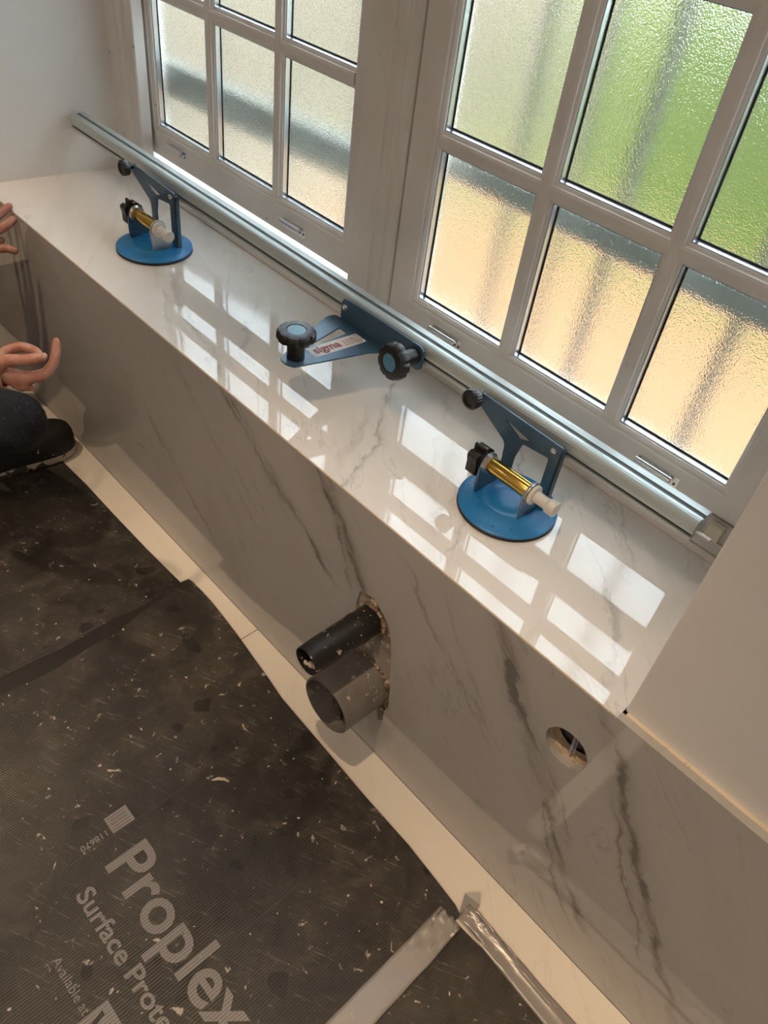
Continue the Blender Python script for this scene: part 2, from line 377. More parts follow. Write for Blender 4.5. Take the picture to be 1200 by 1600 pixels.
def text(name, s, mat, parent, origin, xdir, updir, height, width=None, bold=0.0, lift=0.0):
    c = bpy.data.curves.new(name, 'FONT'); c.body = s; c.size = 1.0; c.offset = bold; c.extrude = 0.0; c.resolution_u = 4
    t = bpy.data.objects.new('tmp', c); COL.objects.link(t); dg = bpy.context.evaluated_depsgraph_get()
    me = bpy.data.meshes.new_from_object(t.evaluated_get(dg)); bpy.data.objects.remove(t)
    xs = [v.co.x for v in me.vertices]; cap = 0.70
    x0 = min(xs); sx = (width / (max(xs) - x0)) if width else height / cap; sy = height / cap
    xd = Vector(xdir).normalized(); ud = Vector(updir).normalized(); nn = xd.cross(ud); o = Vector(origin)
    for v in me.vertices: v.co = o + xd * ((v.co.x - x0) * sx) + ud * (v.co.y * sy) + nn * lift
    me.materials.clear(); me.materials.append(M[mat]); ob = bpy.data.objects.new(name, me); COL.objects.link(ob); ob.parent = parent
    return ob

H = 0.607
# ================================================================ ROOM SHELL
struct(boxo('floor', 'floor', (-2.9, 1.6, -2.6, 0.36, -0.05, -0.006)))
struct(boxo('ceiling', 'ceiling', (-2.9, 1.6, -2.6, 0.6, 2.4, 2.5)))
struct(boxo('wall_west', 'plaster', (-3.0, -2.9, -2.7, 0.1, -0.05, 2.45)))
struct(boxo('wall_east', 'plaster', (1.6, 1.7, -2.7, 0.1, -0.05, 2.45)))
struct(boxo('wall_south', 'plaster', (-3.0, 1.7, -2.7, -2.6, -0.05, 2.45)))
# piers each side of the window recess (right one ends in a corner next to the shelf)
bm = bmesh.new(); extrude_z(bm, [(0.0, 0.018), (1.6, 0.022), (1.6, 0.5), (0.004, 0.5)], 0.605, 2.42)
struct(link('wall_right', bm, 'plaster', bevel=0.002), 'pale plaster wall corner to the right of the marble shelf')
bm = bmesh.new(); extrude_z(bm, [(-2.9, 0.018), (-1.940, 0.018), (-1.905, 0.376), (-1.905, 0.5), (-2.9, 0.5)], 0.600, 2.42)
struct(link('wall_left', bm, 'plaster', bevel=0.004), 'white plaster return wall at the far end of the shelf')
struct(boxo('wall_lintel', 'plaster', (-1.95, 0.01, 0.018, 0.5, 2.12, 2.42)))
struct(boxo('wall_outer_base', 'brick', (-3.0, 1.7, 0.40, 0.50, -0.3, 0.604)))
struct(boxo('trim_ledge', 'ledge', (0.004, 1.6, 0.0125, 0.30, 0.585, 0.6065), bevel=0.001), 'narrow cream plaster ledge between marble panel and right wall')

# ---------------------------------------------------------------- marble panel with cut-outs
pipe_cut = [(-.482, .412), (-.465, .418), (-.445, .425), (-.425, .412), (-.412, .402), (-.400, .385), (-.392, .36), (-.386, .33), (-.382, .30), (-.378, .27),
            (-.374, .24), (-.370, .21), (-.368, .18), (-.376, .155), (-.374, .128), (-.386, .112), (-.396, .142), (-.41, .135), (-.435, .130), (-.465, .138), (-.490, .155), (-.504, .185),
            (-.505, .215), (-.495, .245), (-.485, .262), (-.478, .29), (-.480, .33), (-.486, .37)]
hole = circ(-0.040, 0.475, 0.036, 40, 0.012)
pl = lambda u, v, w: Vector((u, w, v))
bm = bmesh.new(); plate(bm, [(-2.9, 0), (1.6, 0), (1.6, H - .001), (0.0, H - .001), (-2.9, H - .001)], [pipe_cut, hole], pl, 0.012)
face = tag(link('marble_cladding', bm, 'face'), 'tall veined marble panel below the shelf with cut-outs for pipes', 'panel')
bm = bmesh.new()
plate(bm, [(-2.9, 0), (1.6, 0), (1.6, .582), (-2.9, .582)], [[(a * 1.0 + 0.004 * (1 if a > -.43 else -1), b + 0.003 * (1 if b > .27 else -1)) for a, b in pipe_cut], circ(-0.040, 0.475, 0.034, 30, 0.03)], lambda u, v, w: Vector((u, w + .0125, v)), 0.020)
link('backing_board', bm, 'board', face)
boxo('cavity_back', 'stud', (-2.9, 1.6, 0.048, 0.06, 0, .58), face)
bm = bmesh.new(); box(bm, -.13, .06, .045, .0478, .448, .4495); link('cavity_seam', bm, 'seal', face)
# marble top: two slabs (joint hidden close to the left return)
shelf = tag(boxo('marble_shelf', 'shelf', (-1.938, -0.001, 0.0001, 0.372, H - .0009, H), bevel=0.0008), 'glossy white veined marble shelf under the windows', 'shelf')
bm = bmesh.new(); extrude_x(bm, [(-.0005, H - .0035), (-.0005, H - .0014), (.0006, H + .0001), (.0006, H - .0035)], -1.937, -.001)
link('edge_joint', bm, 'ledge', shelf)
struct(boxo('shelf_base', 'board', (-1.96, -0.001, 0.0435, 0.40, .588, H - .001)))

# ---------------------------------------------------------------- pipes
def pipe(name, cx, cz, r, wall_t, y0, y1, mat, label, ring=None):
    bm = bmesh.new()
    prof = [(r, y1), (r, y0 + .002), (r - .001, y0), (r - wall_t, y0), (r - wall_t, y1)]
    if ring: prof = [(r, y1), (r, ring), (r + .0012, ring - .003), (r + .0012, ring - .010), (r, ring - .013), (r, y0 + .03), (r - .0015, y0 + .002), (r - .002, y0), (r - wall_t, y0), (r - wall_t, y1)]
    lathe(bm, prof, (cx, 0, cz), (0, 1, 0), 48, cap=False)
    return tag(link(name, bm, mat, smooth=True), label, 'pipe')
pb = pipe('flush_pipe', -.4435, .372, .0285, .004, -.150, .10, 'pipe_black', 'short black plastic pipe sticking out of the marble panel', -.03)
pg = pipe('waste_pipe', -.435, .200, .0595, .0045, -.100, .10, 'pipe_grey', 'wide grey plastic waste pipe flecked with plaster, below the black pipe')
bm = bmesh.new(); plate(bm, [(u * 1.0, v) for u, v in pipe_cut], [circ(-.4435, .372, .0286, 32), circ(-.435, .200, .0596, 40)], lambda u, v, w: Vector((u, w + .004, v)), .02)
link('mortar_fill', bm, 'fill', face)
def lump(name, parent, pts, r, mat, seed, squash=0.7):
    bm = bmesh.new(); random.seed(seed)
    for p in pts:
        rr = r * random.uniform(.6, 1.3)
        g = bmesh.ops.create_icosphere(bm, subdivisions=2, radius=rr)
        for v in g['verts']:
            n = noise.noise(v.co * 90 + Vector(p) * 31); v.co = v.co * (1 + 0.55 * n); v.co.y *= squash; v.co += Vector(p)
    return link(name, bm, mat, parent, smooth=True)
lump('mortar_plug', pg, [(-.435 + random.uniform(-.032, .034), .0 + random.uniform(-.02, .02), .187 + random.uniform(-.03, .03)) for _ in range(26)], .017, 'mud', 3)
bm = bmesh.new(); lathe(bm, [(.001, -.072), (.02, -.070), (.04, -.064), (.0552, -.056), (.0552, -.03)], (-.435, 0, .2), (0, 1, 0), 40, rfun=lambda a, h: 1)
for v in bm.verts: v.co.y += noise.noise(v.co * 60) * .012
link('mortar_plug', bm, 'mud', pg, smooth=True)
lump('mortar_dregs', pg, [(-.435 + random.uniform(-.03, .02), -.075 + i * .006, .149 + random.uniform(0, .006)) for i in range(12)], .007, 'mud', 5)
lump('filler_foam', pg, [(-.378 - .004 * sin(i), .004 + random.uniform(-.006, .004), .150 + i * .0095) for i in range(11)], .0075, 'foam', 9)
lump('filler_foam', pg, [(-.435 + .0605 * cos(a), .002, .2 + .0615 * sin(a)) for a in [radians(q) for q in range(20, 150, 9)]], .0060, 'foam', 11)
lump('filler_foam', pb, [(-.4435 + .0305 * cos(a), .000, .372 + .0305 * sin(a)) for a in [radians(q) for q in range(-20, 130, 14)]], .0058, 'foam', 13)
lump('filler_foam', pb, [(-.450 + random.uniform(-.016, .014), .004, .404 + random.uniform(-.003, .010)) for i in range(9)], .006, 'foam', 15)
lump('pipe_scrap', pb, [(-.455 + .009 * i, -.140 + .004 * i, .3495 + .001 * i) for i in range(3)], .006, 'crumb', 17)
# cable in the round opening
bm = bmesh.new(); tube(bm, [(-.046, .042, .509), (-.046, .036, .50), (-.043, .026, .487), (-.038, .016, .470), (-.036, .013, .456)], [.0022, .0024, .0026, .0028, .0026], 10)
tube(bm, [(-.042, .044, .509), (-.042, .038, .50), (-.039, .029, .487), (-.034, .019, .470), (-.031, .015, .457)], .0017, 8)
tag(link('electric_cable', bm, 'cable', smooth=True), 'thin grey cable curling inside the round cut-out of the marble panel', 'cable')

# ---------------------------------------------------------------- floor tiles along the wall
joint = -0.780
fs = empty('marble_floor_border', (0, 0, 0)); tag(fs, 'cream polished marble floor border at the foot of the panel', 'floor tiles')
for a, b in ((-2.9, -2.14), (-2.138, joint - .0008), (joint + .0008, .58), (.5825, 1.6)):
    boxo('tile', 'strip', (a, b, -.80, -.0006, -.005, 0.0), fs, bevel=0.0006)
boxo('tile_grout', 'mud', (joint - .0012, joint + .0012, -.8, -.0006, -.0055, -.0012), fs)

# ================================================================ PROTECTION SHEETS
def sheet(name, outline, z, t, label, x0=None):
    bm = bmesh.new(); plate(bm, outline, [], lambda u, v, w: Vector((u, v, z + w)), t)
    return tag(link(name, bm, 'sheet'), label, 'floor covering')
farS = sheet('protection_sheet', [(-2.7, -.07), (-2.0, -.09), (-1.8, -.09), (-1.62, -.082), (-1.45, -.074), (-1.30, -.073), (-1.15, -.070), (-1.005, -.064), (-.935, -.066), (-.93, -2.4), (-2.7, -2.4)], .0006, .0024,
             'black scuffed floor sheet beneath the crouching person')
midS = sheet('protection_sheet', [(-1.000, -.044), (-.985, -.041), (-.95, -.040), (-.91, -.040), (-.85, -.044), (-.78, -.050), (-.72, -.057), (-.654, -.064), (-.596, -.072), (-.53, -.074), (-.46, -.076), (-.32, -.081), (-.19, -.082), (-.12, -.087), (-.06, -.092), (-.042, -.098), (-.044, -2.4), (-1.0, -2.4), (-1.004, -1.0), (-1.006, -.56), (-1.002, -.30), (-1.006, -.10)], .0034, .0026,
             'black floor sheet printed with large grey lettering')
nearS = sheet('protection_sheet', [(-.040, -.112), (.02, -.108), (.16, -.115), (.4, -.12), (1.5, -.12), (1.5, -2.4), (-.040, -2.4)], .0006, .0026,
              'black floor sheet edged with silver tape, beside the lettered one')
zt = .0061
U = (1, 0, 0); V = (0, 1, 0)
text('printed_word', 'Proplex', 'print', midS, (-.514, -.525, zt), U, V, .0790, .362, 0.018, .0001)
text('printed_word', 'Surface Protection', 'print', midS, (-.501, -.588, zt), U, V, .0300, .372, 0.022, .0001)
text('printed_word', 'Available at', 'print', midS, (-.433, -.664, zt), U, V, .0150, .104, 0.004, .0001)
text('printed_number', '118670', 'print', midS, (-.572, -.494, zt), (0, -1, 0), (1, 0, 0), .0115, .050, 0.012, .0001)
bm = bmesh.new(); plate(bm, [(-.593, -.486), (-.557, -.486), (-.557, -.442), (-.593, -.442)], [], lambda u, v, w: Vector((u, v, zt + w)), .0001); link('printed_patch', bm, 'print', midS)
bm = bmesh.new()
for i in range(5): box(bm, -.588 + i * .0065, -.5872 + i * .0065, -.482 + .004 * (i % 2), -.448, zt + .00012, zt + .0002)
link('patch_lines', bm, 'print_dark', midS)
bm = bmesh.new(); plate(bm, [(-.326, -.715), (-.12, -.715), (-.12, -.624), (-.326, -.624)], [], lambda u, v, w: Vector((u, v, zt + w)), .0001); link('logo_block', bm, 'print', midS)
text('logo_letter', 'W', 'print_dark', midS, (-.318, -.688, zt + .0002), U, V, .050, .055, 0.03, .0001)
# plain dark strip along the overlap and crumbs of plaster
bm = bmesh.new(); plate(bm, rounded([(-1.000, -.11), (-.985, -.12), (-.975, -.20), (-.962, -.24), (-.958, -.34), (-.950, -.42), (-.958, -.52), (-.952, -.75), (-.998, -.80), (-1.000, -.50), (-.992, -.36), (-.998, -.25), (-.992, -.17)], .01), [], lambda u, v, w: Vector((u, v, zt + w)), .0002)
link('overlap_strip', bm, 'dark_strip', midS)
def crumbs():
    bm = bmesh.new(); random.seed(21)
    for i in range(260):
        x = random.uniform(-2.0, 0.4); y = -.10 - random.random() ** 1.2 * .75; r = random.choice([.0006, .0007, .0009, .0012, .0020])
        g = bmesh.ops.create_icosphere(bm, subdivisions=1, radius=r)
        sx, sy = random.uniform(.7, 2.2), random.uniform(.7, 1.3); a = random.uniform(0, 6.28)
        for v in g['verts']:
            c = v.co * random.uniform(.7, 1.2); c = Vector((c.x * sx, c.y * sy, abs(c.z) * .6)); v.co = Vector((c.x * cos(a) - c.y * sin(a) + x, c.x * sin(a) + c.y * cos(a) + y, c.z + .0060 if -.96 < x < -.045 else c.z + .0032))
    o = link('plaster_crumbs', bm, 'crumb'); o['kind'] = 'stuff'; o['label'] = 'scattered plaster crumbs on the black floor sheets'
crumbs()
for cx0, cx1, yy0 in ((-1.325, -1.33, -.10), (-1.152, -1.158, -.12), (-1.47, -1.50, -.30), (-1.60, -1.62, -.34)):
    bm = bmesh.new(); box(bm, cx0, cx0 + .0011, yy0 - 1.1, yy0, .0029, .0033); link('crease', bm, 'crease', farS)
for cx0, yy0, yy1 in ((-.555, -.60, -.32), (-.742, -.42, -.25), (-.27, -.42, -.28)):
    bm = bmesh.new(); box(bm, cx0, cx0 + .0009, yy0, yy1, .0059, .0062); link('crease', bm, 'crease', midS)
bm = bmesh.new()
tube(bm, [(-.532, -.292, .0072), (-.527, -.281, .0078), (-.518, -.272, .0080), (-.508, -.268, .0072)], [.001, .0035, .003, .001], 8)
tag(link('plaster_sliver', bm, 'crumb', smooth=True), 'pale curved sliver of plaster lying on the lettered black sheet', 'debris')

# ---------------------------------------------------------------- duct tape
def tape(name, a, b, w0, w1, z, label, seed, n=60, k=9, ridge=0.0):
    bm = bmesh.new(); a = Vector(a); b = Vector(b); d = (b - a); L = d.length; d.normalize(); s = Vector((-d.y, d.x)); g = []
    for i in range(n + 1):
        t = i / n; row = []
        for j in range(k + 1):
            q = j / k - .5; w = w0 + (w1 - w0) * t; e = noise.noise(Vector((t * 9, seed, (q > 0) * 3))) * .003
            p = a + d * (L * t) + s * (q * (w + e))
            h = max(0, noise.noise(Vector((t * 38, q * 6, seed)))) * .016 * max(0, 1 - t * 3.6)
            h += ridge * math.exp(-((q - (.30 - .5 * t)) / .10) ** 2) * (0.6 + .5 * noise.noise(Vector((t * 4, 0, seed))))
            h += .0006 * noise.noise(Vector((t * 14, q * 3, seed + 4)))
            row.append(bm.verts.new((p.x, p.y, z + .0004 + max(h, 0))))
        g.append(row)
    for i in range(n):
        for j in range(k): bm.faces.new((g[i][j], g[i + 1][j], g[i + 1][j + 1], g[i][j + 1]))
    o = link(name, bm, 'tape', smooth=True); m = o.modifiers.new('thick', 'SOLIDIFY'); m.thickness = .0003; m.offset = 1
    return tag(o, label, 'tape')
tape('duct_tape', (-.051, -.113), (-.040, -.62), .050, .058, .0062, 'silver duct tape strip crossing the sheet joint, crumpled at its end', 3)
tp = tape('duct_tape', (-.045, -.087), (.60, -.108), .036, .050, .0044, 'silver duct tape strip running along the sheet edge beside the marble border', 8, ridge=.005)
bm = bmesh.new()
vs = [bm.verts.new(p) for p in ((-.062, -.064, .0055), (-.044, -.044, .014), (-.031, -.058, .0048), (-.026, -.078, .0052), (-.046, -.096, .0075))]
bm.faces.new((vs[0], vs[1], vs[2])); bm.faces.new((vs[0], vs[2], vs[3], vs[4]))
o = link('folded_end', bm, 'tape', tp); m = o.modifiers.new('thick', 'SOLIDIFY'); m.thickness = .0004

# ================================================================ WINDOWS
ROWS = [(.732, 1.010), (1.040, 1.310), (1.340, 1.610), (1.640, 1.910)]
ROWS_L = [(.742, 1.029), (1.060, 1.322), (1.352, 1.614), (1.644, 1.906)]
def sash(parent, xs, yf, rows, x_out, z_out):
    """sash face at y = yf; xs = [(x0, x1)...] pane openings"""
    d = 0.050; x0, x1 = x_out; z0, z1 = z_out
    fx0, fx1 = xs[0][0], xs[-1][1]; fz0, fz1 = rows[0][0], rows[-1][1]; P = lambda u, v, w: Vector((u, yf + w, v))
    e = .009
    bm = bmesh.new()
    plate(bm, [(x0, z0), (x1, z0), (x1, z1), (x0, z1)], [[(fx0 - e, fz0 - e), (fx1 + e, fz0 - e), (fx1 + e, fz1 + e), (fx0 - e, fz1 + e)]], P, d)
    link('sash_frame', bm, 'timber', parent, bevel=.003)
    # glazing bead: stepped moulding round the opening
    bm = bmesh.new()
    O = [(fx0 - e, fz0 - e), (fx1 + e, fz0 - e), (fx1 + e, fz1 + e), (fx0 - e, fz1 + e)]; I = [(fx0, fz0), (fx1, fz0), (fx1, fz1), (fx0, fz1)]
    ro = [bm.verts.new((u, yf + .004, v)) for u, v in O]; rm = [bm.verts.new(((u + p) / 2, yf + .0045, (v + q) / 2)) for (u, v), (p, q) in zip(O, I)]
    ri = [bm.verts.new((u, yf + .008, v)) for u, v in I]; rb = [bm.verts.new((u, yf + .012, v)) for u, v in I]; rc = [bm.verts.new((u, yf + .012, v)) for u, v in O]
    for A, B in ((ro, rm), (rm, ri), (ri, rb), (rb, rc)):
        for i in range(4): bm.faces.new((A[i], A[(i + 1) % 4], B[(i + 1) % 4], B[i]))
    link('glazing_bead', bm, 'timber', parent)
    prof = lambda w: [(-w, .012), (-w, .0095), (-w * .70, .0075), (-w * .66, .0045), (-w * .34, .0025), (w * .34, .0025), (w * .66, .0045), (w * .70, .0075), (w, .0095), (w, .012)]
    for (a, b), (c, d2) in zip(xs, xs[1:]):
        m = (b + c) / 2; w = (c - b) / 2
        bm = bmesh.new(); extrude_z(bm, [(m + q, yf + p) for q, p in prof(w)], fz0, fz1); link('glazing_bar', bm, 'timber', parent)
    for (a, b), (c, d2) in zip(rows, rows[1:]):
        m = (b + c) / 2; w = (c - b) / 2
        bm = bmesh.new(); extrude_x(bm, [(yf + p + .0006, m + q) for q, p in prof(w)], fx0, fx1); link('glazing_bar', bm, 'timber', parent)
    for (a, b) in xs:
        for (c, d2) in rows:
            s = .0025; sb = .0025; P0 = lambda u, v, w: Vector((u, yf + .0122 + w, v))
            bm = bmesh.new(); plate(bm, [(a - .004, c - .004), (b + .004, c - .004), (b + .004, d2 + .004), (a - .004, d2 + .004)], [[(a + s, c + sb), (b - s, c + sb), (b - s, d2 - s), (a + s, d2 - s)]], P0, .0125)
            sp = link('pane_spacer', bm, 'silver', parent)
            P1 = lambda u, v, w: Vector((u, yf + .0249 + w, v))
            s2 = s + .0026; sb2 = sb + .0030
            bm = bmesh.new(); plate(bm, [(a - .004, c - .004), (b + .004, c - .004), (b + .004, d2 + .004), (a - .004, d2 + .004)], [[(a + s2, c + sb2), (b - s2, c + sb2), (b - s2, d2 - s2), (a + s2, d2 - s2)]], P1, .0012)
            link('seal_line', bm, 'seal', sp)
            bm = bmesh.new(); box(bm, a - .004, b + .004, yf + .0263, yf + .0303, c - .004, d2 + .004); link('glass_pane', bm, 'glass', parent)
def catch(parent, x, z, yf, w=.078):
    bm = bmesh.new(); box(bm, x - w / 2, x + w / 2, yf - .0022, yf - .0002, z - .011, z + .011)
    p = link('catch_plate', bm, 'chrome', parent, bevel=.0008)
    bm = bmesh.new(); tube(bm, [(x - w * .5, yf - .0095, z + .004), (x + w * .36, yf - .0095, z + .004)], .0062, 14)
    box(bm, x - w * .44, x + w * .30, yf - .009, yf - .002, z + .001, z + .007); link('catch_bar', bm, 'chrome', p, smooth=True)
    bm = bmesh.new(); lathe(bm, [(.0024, 0), (.0020, .0014)], (x + w * .42, yf - .0022, z - .003), (0, -1, 0), 10); link('screw', bm, 'slot', p)
YF = .372
# right casement (shut)
w1 = empty('window_1'); struct(w1, 'closed white casement with obscure panes nearest the right wall')
sash(w1, [(-.787, -.575), (-.543, -.340), (-.309, -.110)], YF, ROWS, (-.853, -.024), (.684, 1.965))
catch(w1, -.690, .697, YF); catch(w1, -.212, .697, YF)
# left casement (pushed slightly outward)
w2 = empty('window_2'); struct(w2, 'white casement with obscure panes, slightly ajar, beside the far wall')
YL = .412
sash(w2, [(-1.789, -1.560), (-1.527, -1.307), (-1.276, -1.057)], YL, ROWS_L, (-1.872, -1.000), (.669, 1.965))
catch(w2, -1.690, .708, YL); catch(w2, -1.210, .700, YL)
# fixed frame
fr = empty('window_frame'); struct(fr, 'white moulded window frame with a wide centre post')
def jamb(prof): bm = bmesh.new(); extrude_z(bm, prof, .607, 2.12); return link('jamb', bm, 'timber', fr, bevel=.002)
jamb([(-1.935, .362), (-1.862, .362), (-1.856, .368), (-1.846, .368), (-1.840, .362), (-1.828, .362), (-1.822, .372), (-1.800, .372), (-1.797, .376), (-1.797, .404), (-1.86, .404), (-1.86, .47), (-1.935, .47)])
jamb([(-.984, .374), (-.950, .374), (-.947, .365), (-.925, .363), (-.922, .358), (-.908, .358), (-.905, .363), (-.897, .363), (-.894, .358), (-.880, .358), (-.876, .366), (-.862, .368), (-.857, .373), (-.857, .47), (-.996, .47), (-.996, .404), (-.984, .404)])
jamb([(-.020, .374), (.0, .374), (.0, .47), (-.020, .47)])
boxo('sill_rail', 'timber', (-.857, -.020, .3715, .47, .6072, .681), fr, bevel=.003)
boxo('sill_rail', 'timber', (-1.86, -.984, .376, .47, .6072, .640), fr, bevel=.003)
boxo('sill_fillet', 'timber', (-1.86, -.001, .3615, .371, .6072, .6205), fr, bevel=.002)
boxo('sill_gap', 'seal', (-1.86, -.001, .3690, .3708, .6205, .6225), fr)
boxo('sill_nosing', 'timber', (-.857, -.001, .3655, .3713, .6225, .645), fr, bevel=.0015)
boxo('head_rail', 'timber', (-1.935, .0, .374, .47, 1.968, 2.12), fr, bevel=.003)
bm = bmesh.new(); extrude_x(bm, [(.47, .52), (.47, .636), (.545, .615), (.545, .52)], -1.95, 0.0); link('outer_sill', bm, 'render', fr)

# ================================================================ GUIDE RAIL
rl = empty('guide_rail', (-.085, .252, .734)); tag(rl, 'long silver aluminium guide rail held above the marble shelf', 'rail')
def prof_rail(bm, x0, x1):
    y0, y1, z0, z1 = .236, .279, .722, .757
    # outline walks round the section, T-slot on top and a step at the lower front
    p = [(y0 + .006, z1), (y0 + .011, z1 + .0008), (y0 + .0175, z1), (y0 + .0175, z1 - .0045), (y0 + .0265, z1 - .0045), (y0 + .0265, z1), (y1 - .003, z1 + .0003), (y1, z1 - .003), (y1, z0 + .006), (y1 - .003, z0 + .003),
         (y0 + .018, z0 + .003), (y0 + .018, z0), (y0 + .006, z0 - .002), (y0 + .0015, z0), (y0 + .0015, z0 + .0055), (y0 + .010, z0 + .0055), (y0 + .010, z0 + .012), (y0 + .001, z0 + .012), (y0 - .0005, z0 + .018), (y0, z1 - .006), (y0 + .002, z1 - .002)]
    extrude_x(bm, [(a - .252, b - .734) for a, b in p], x0 + .085, x1 + .085)
bm = bmesh.new(); prof_rail(bm, -1.905, -.085); link('rail_body', bm, 'alu', rl)
bm = bmesh.new(); box(bm, -1.905 + .085 + .002, -.003, .2537 - .252, .2623 - .252, .7527 - .734, .7556 - .734); link('slot_shade', bm, 'slot', rl)  # dark strip stands for the shade inside the top slot
bm = bmesh.new(); box(bm, -1.905 + .085 + .002, -.003, .2420 - .252, .2458 - .252, .7277 - .734, .7338 - .734); link('slot_shade', bm, 'seal', rl)  # black strip stands for the shade in the lower front slot
bm = bmesh.new(); tube(bm, [(-.02, -.006, .002), (.024, -.006, .002)], .0036, 12); link('end_rod', bm, 'steel', rl, smooth=True)
bm = bmesh.new(); box(bm, -.099, -.074, .352, .3654, .654, .682)
tag(link('corner_block', bm, 'cream_plastic', bevel=.002), 'small cream plastic block in the window corner by the rail end', 'block')

# ================================================================ SUCTION LIFTERS
def screw_head(bm, p, axis, r): lathe(bm, [(r, 0), (r * .9, r * .35), (r * .45, r * .6), (r * .2, r * .62)], p, axis, 18)
def lifter(x, y, R, label, plate_shape, tilt=0.0):
    t = tag(empty('suction_lifter', (x, y, H), tilt), label, 'suction cup', 'suction cups holding the rail on the marble shelf')
    bm = bmesh.new(); lathe(bm, [(R * .97, 0.0002), (R, .0012), (R * .995, .0042), (R * .97, .0055)], (0, 0, 0), seg=72); link('rubber_lip', bm, 'black_rubber', t, smooth=True)
    bm = bmesh.new(); k = R / .084
    lathe(bm, [(.083 * k, .0056), (.0836 * k, .0085), (.081 * k, .0105), (.066 * k, .0135), (.050 * k, .0155), (.047 * k, .0175), (.0445 * k, .0175), (.042 * k, .0155), (.030 * k, .0150), (.028 * k, .0160), (.012 * k, .0160), (.001, .0158)], (0, 0, 0), seg=72)
    cup = link('cup_disc', bm, 'blue_rubber', t, smooth=True)
    for a in (20, 110, 200, 290):
        bm = bmesh.new(); lathe(bm, [(.0016, .0112), (.0015, .0128)], (.071 * k * cos(radians(a)), .071 * k * sin(radians(a)), 0), seg=10); link('dimple', bm, 'seal', cup)
    cz = .068; cy = -.012
    # brass pump barrel
    bm = bmesh.new(); lathe(bm, [(.0128, -.046), (.0135, -.044), (.0135, .040), (.0128, .042)], (0, cy, cz), (1, 0, 0), 36); link('pump_barrel', bm, 'brass', t, smooth=True)
    for xx, mt in ((.041, 'steel'),):
        bm = bmesh.new(); lathe(bm, [(.0185, xx), (.0190, xx + .001), (.0190, xx + .0028), (.0185, xx + .0038)], (0, cy, cz), (1, 0, 0), 32); link('barrel_collar', bm, mt, t, smooth=True)
    bm = bmesh.new(); lathe(bm, [(.0155, -.052), (.0185, -.050), (.0190, -.046), (.0160, -.042)], (0, cy, cz), (1, 0, 0), 32); link('barrel_collar', bm, 'steel', t, smooth=True)
    # end yokes: rounded plates standing on the cup
    yoke = lambda: [(cy - .014, .012), (cy + .026, .012), (cy + .030, .022), (cy + .0185, cz - .004), (cy + .015, cz + .011), (cy, cz + .0188), (cy - .015, cz + .011), (cy - .0188, cz - .004)]
    bm = bmesh.new(); plate(bm, rounded(yoke(), .006), [], lambda u, v, w: Vector((.0385 + w, u, v)), .0024); link('end_yoke', bm, 'steel', t, bevel=.0004)
    bm = bmesh.new(); plate(bm, rounded([(cy - .020, .013), (cy + .034, .013), (cy + .036, .040), (cy + .022, .064), (cy + .014, cz - .004), (cy + .004, cz - .016), (cy - .010, cz - .015), (cy - .016, cz + .001), (cy - .022, cz - .002), (cy - .023, .034)], .006), [], lambda u, v, w: Vector((-.050 + w, u, v)), .0045)
    link('blue_yoke', bm, 'blue_steel', t, bevel=.0006)
    # white push button
    bm = bmesh.new(); lathe(bm, [(.0165, .0455), (.0172, .047), (.0168, .0505), (.0150, .0520), (.0100, .0525), (.0096, .074), (.0122, .0765), (.0128, .080), (.0128, .090), (.0120, .0920), (.002, .0925)], (0, cy, cz), (1, 0, 0), 36)
    link('push_button', bm, 'white_nylon', t, smooth=True)
    # black release valve
    pr = [(cy - .021, cz - .024), (cy + .006, cz - .034), (cy + .020, cz - .014), (cy + .021, cz + .010), (cy + .008, cz + .021), (cy - .003, cz + .019), (cy - .005, cz + .028), (cy - .010, cz + .026), (cy - .009, cz + .014), (cy - .017, cz + .018), (cy - .025, cz + .012), (cy - .021, cz - .004)]
    bm = bmesh.new(); plate(bm, rounded(pr, .003, 3), [], lambda u, v, w: Vector((-.076 + w, u, v)), .020)
    vl = link('release_valve', bm, 'black_plastic', t, bevel=.0012)
    bm = bmesh.new(); lathe(bm, [(.0165, -.076), (.0178, -.070), (.0178, -.052)], (0, cy, cz), (1, 0, 0), 28); link('valve_housing', bm, 'black_plastic', vl, smooth=True)
    bm = bmesh.new(); lathe(bm, [(.0045, 0), (.0045, .0022), (.0035, .003)], (-.062, cy + .004, cz + .0172), (-.2, .15, 1), 14); link('brass_screw', bm, 'brass', vl, smooth=True)
    # upright bracket behind, bolted to the rail
    outer, holes = plate_shape; by = .030
    bm = bmesh.new(); plate(bm, rounded(outer, .005), [rounded(h, .003) for h in holes], lambda u, v, w: Vector((u, by + w, v)), .0032)
    br = link('bracket_plate', bm, 'blue_steel', t, bevel=.0005)
    bm = bmesh.new(); box(bm, .0465, .0500, by, by + .0125, .014, .133); link('bracket_flange', bm, 'blue_steel', br, bevel=.0008)
    bm = bmesh.new(); screw_head(bm, (.034, by, .128), (0, -1, 0), .0058); link('screw', bm, 'chrome', br, smooth=True)
    # ribbed clamp knob
    bm = bmesh.new(); kx, kz = -.122, .141
    lathe(bm, [(.0055, -.006), (.0055, .012), (.0145, .0125), (.0165, .015), (.0168, .027), (.0150, .0295), (.0110, .0300), (.0105, .0275), (.001, .0272)], (kx, by, kz), (0, -1, 0), 72, rfun=lambda a, h: 1 + (.035 if int(a / (2 * pi) * 72 + .5) % 3 == 0 and .013 < h < .029 else 0))
    link('clamp_knob', bm, 'black_plastic', t, smooth=True)
    return t
shape = ([(-.128, .146), (.050, .141), (.050, .014), (.030, .014), (.030, .110), (-.022, .104), (-.030, .070), (-.030, .040), (-.052, .040), (-.054, .080), (-.058, .088), (-.130, .128)],
         [[(-.008, .116), (-.030, .109), (-.068, .128)]])
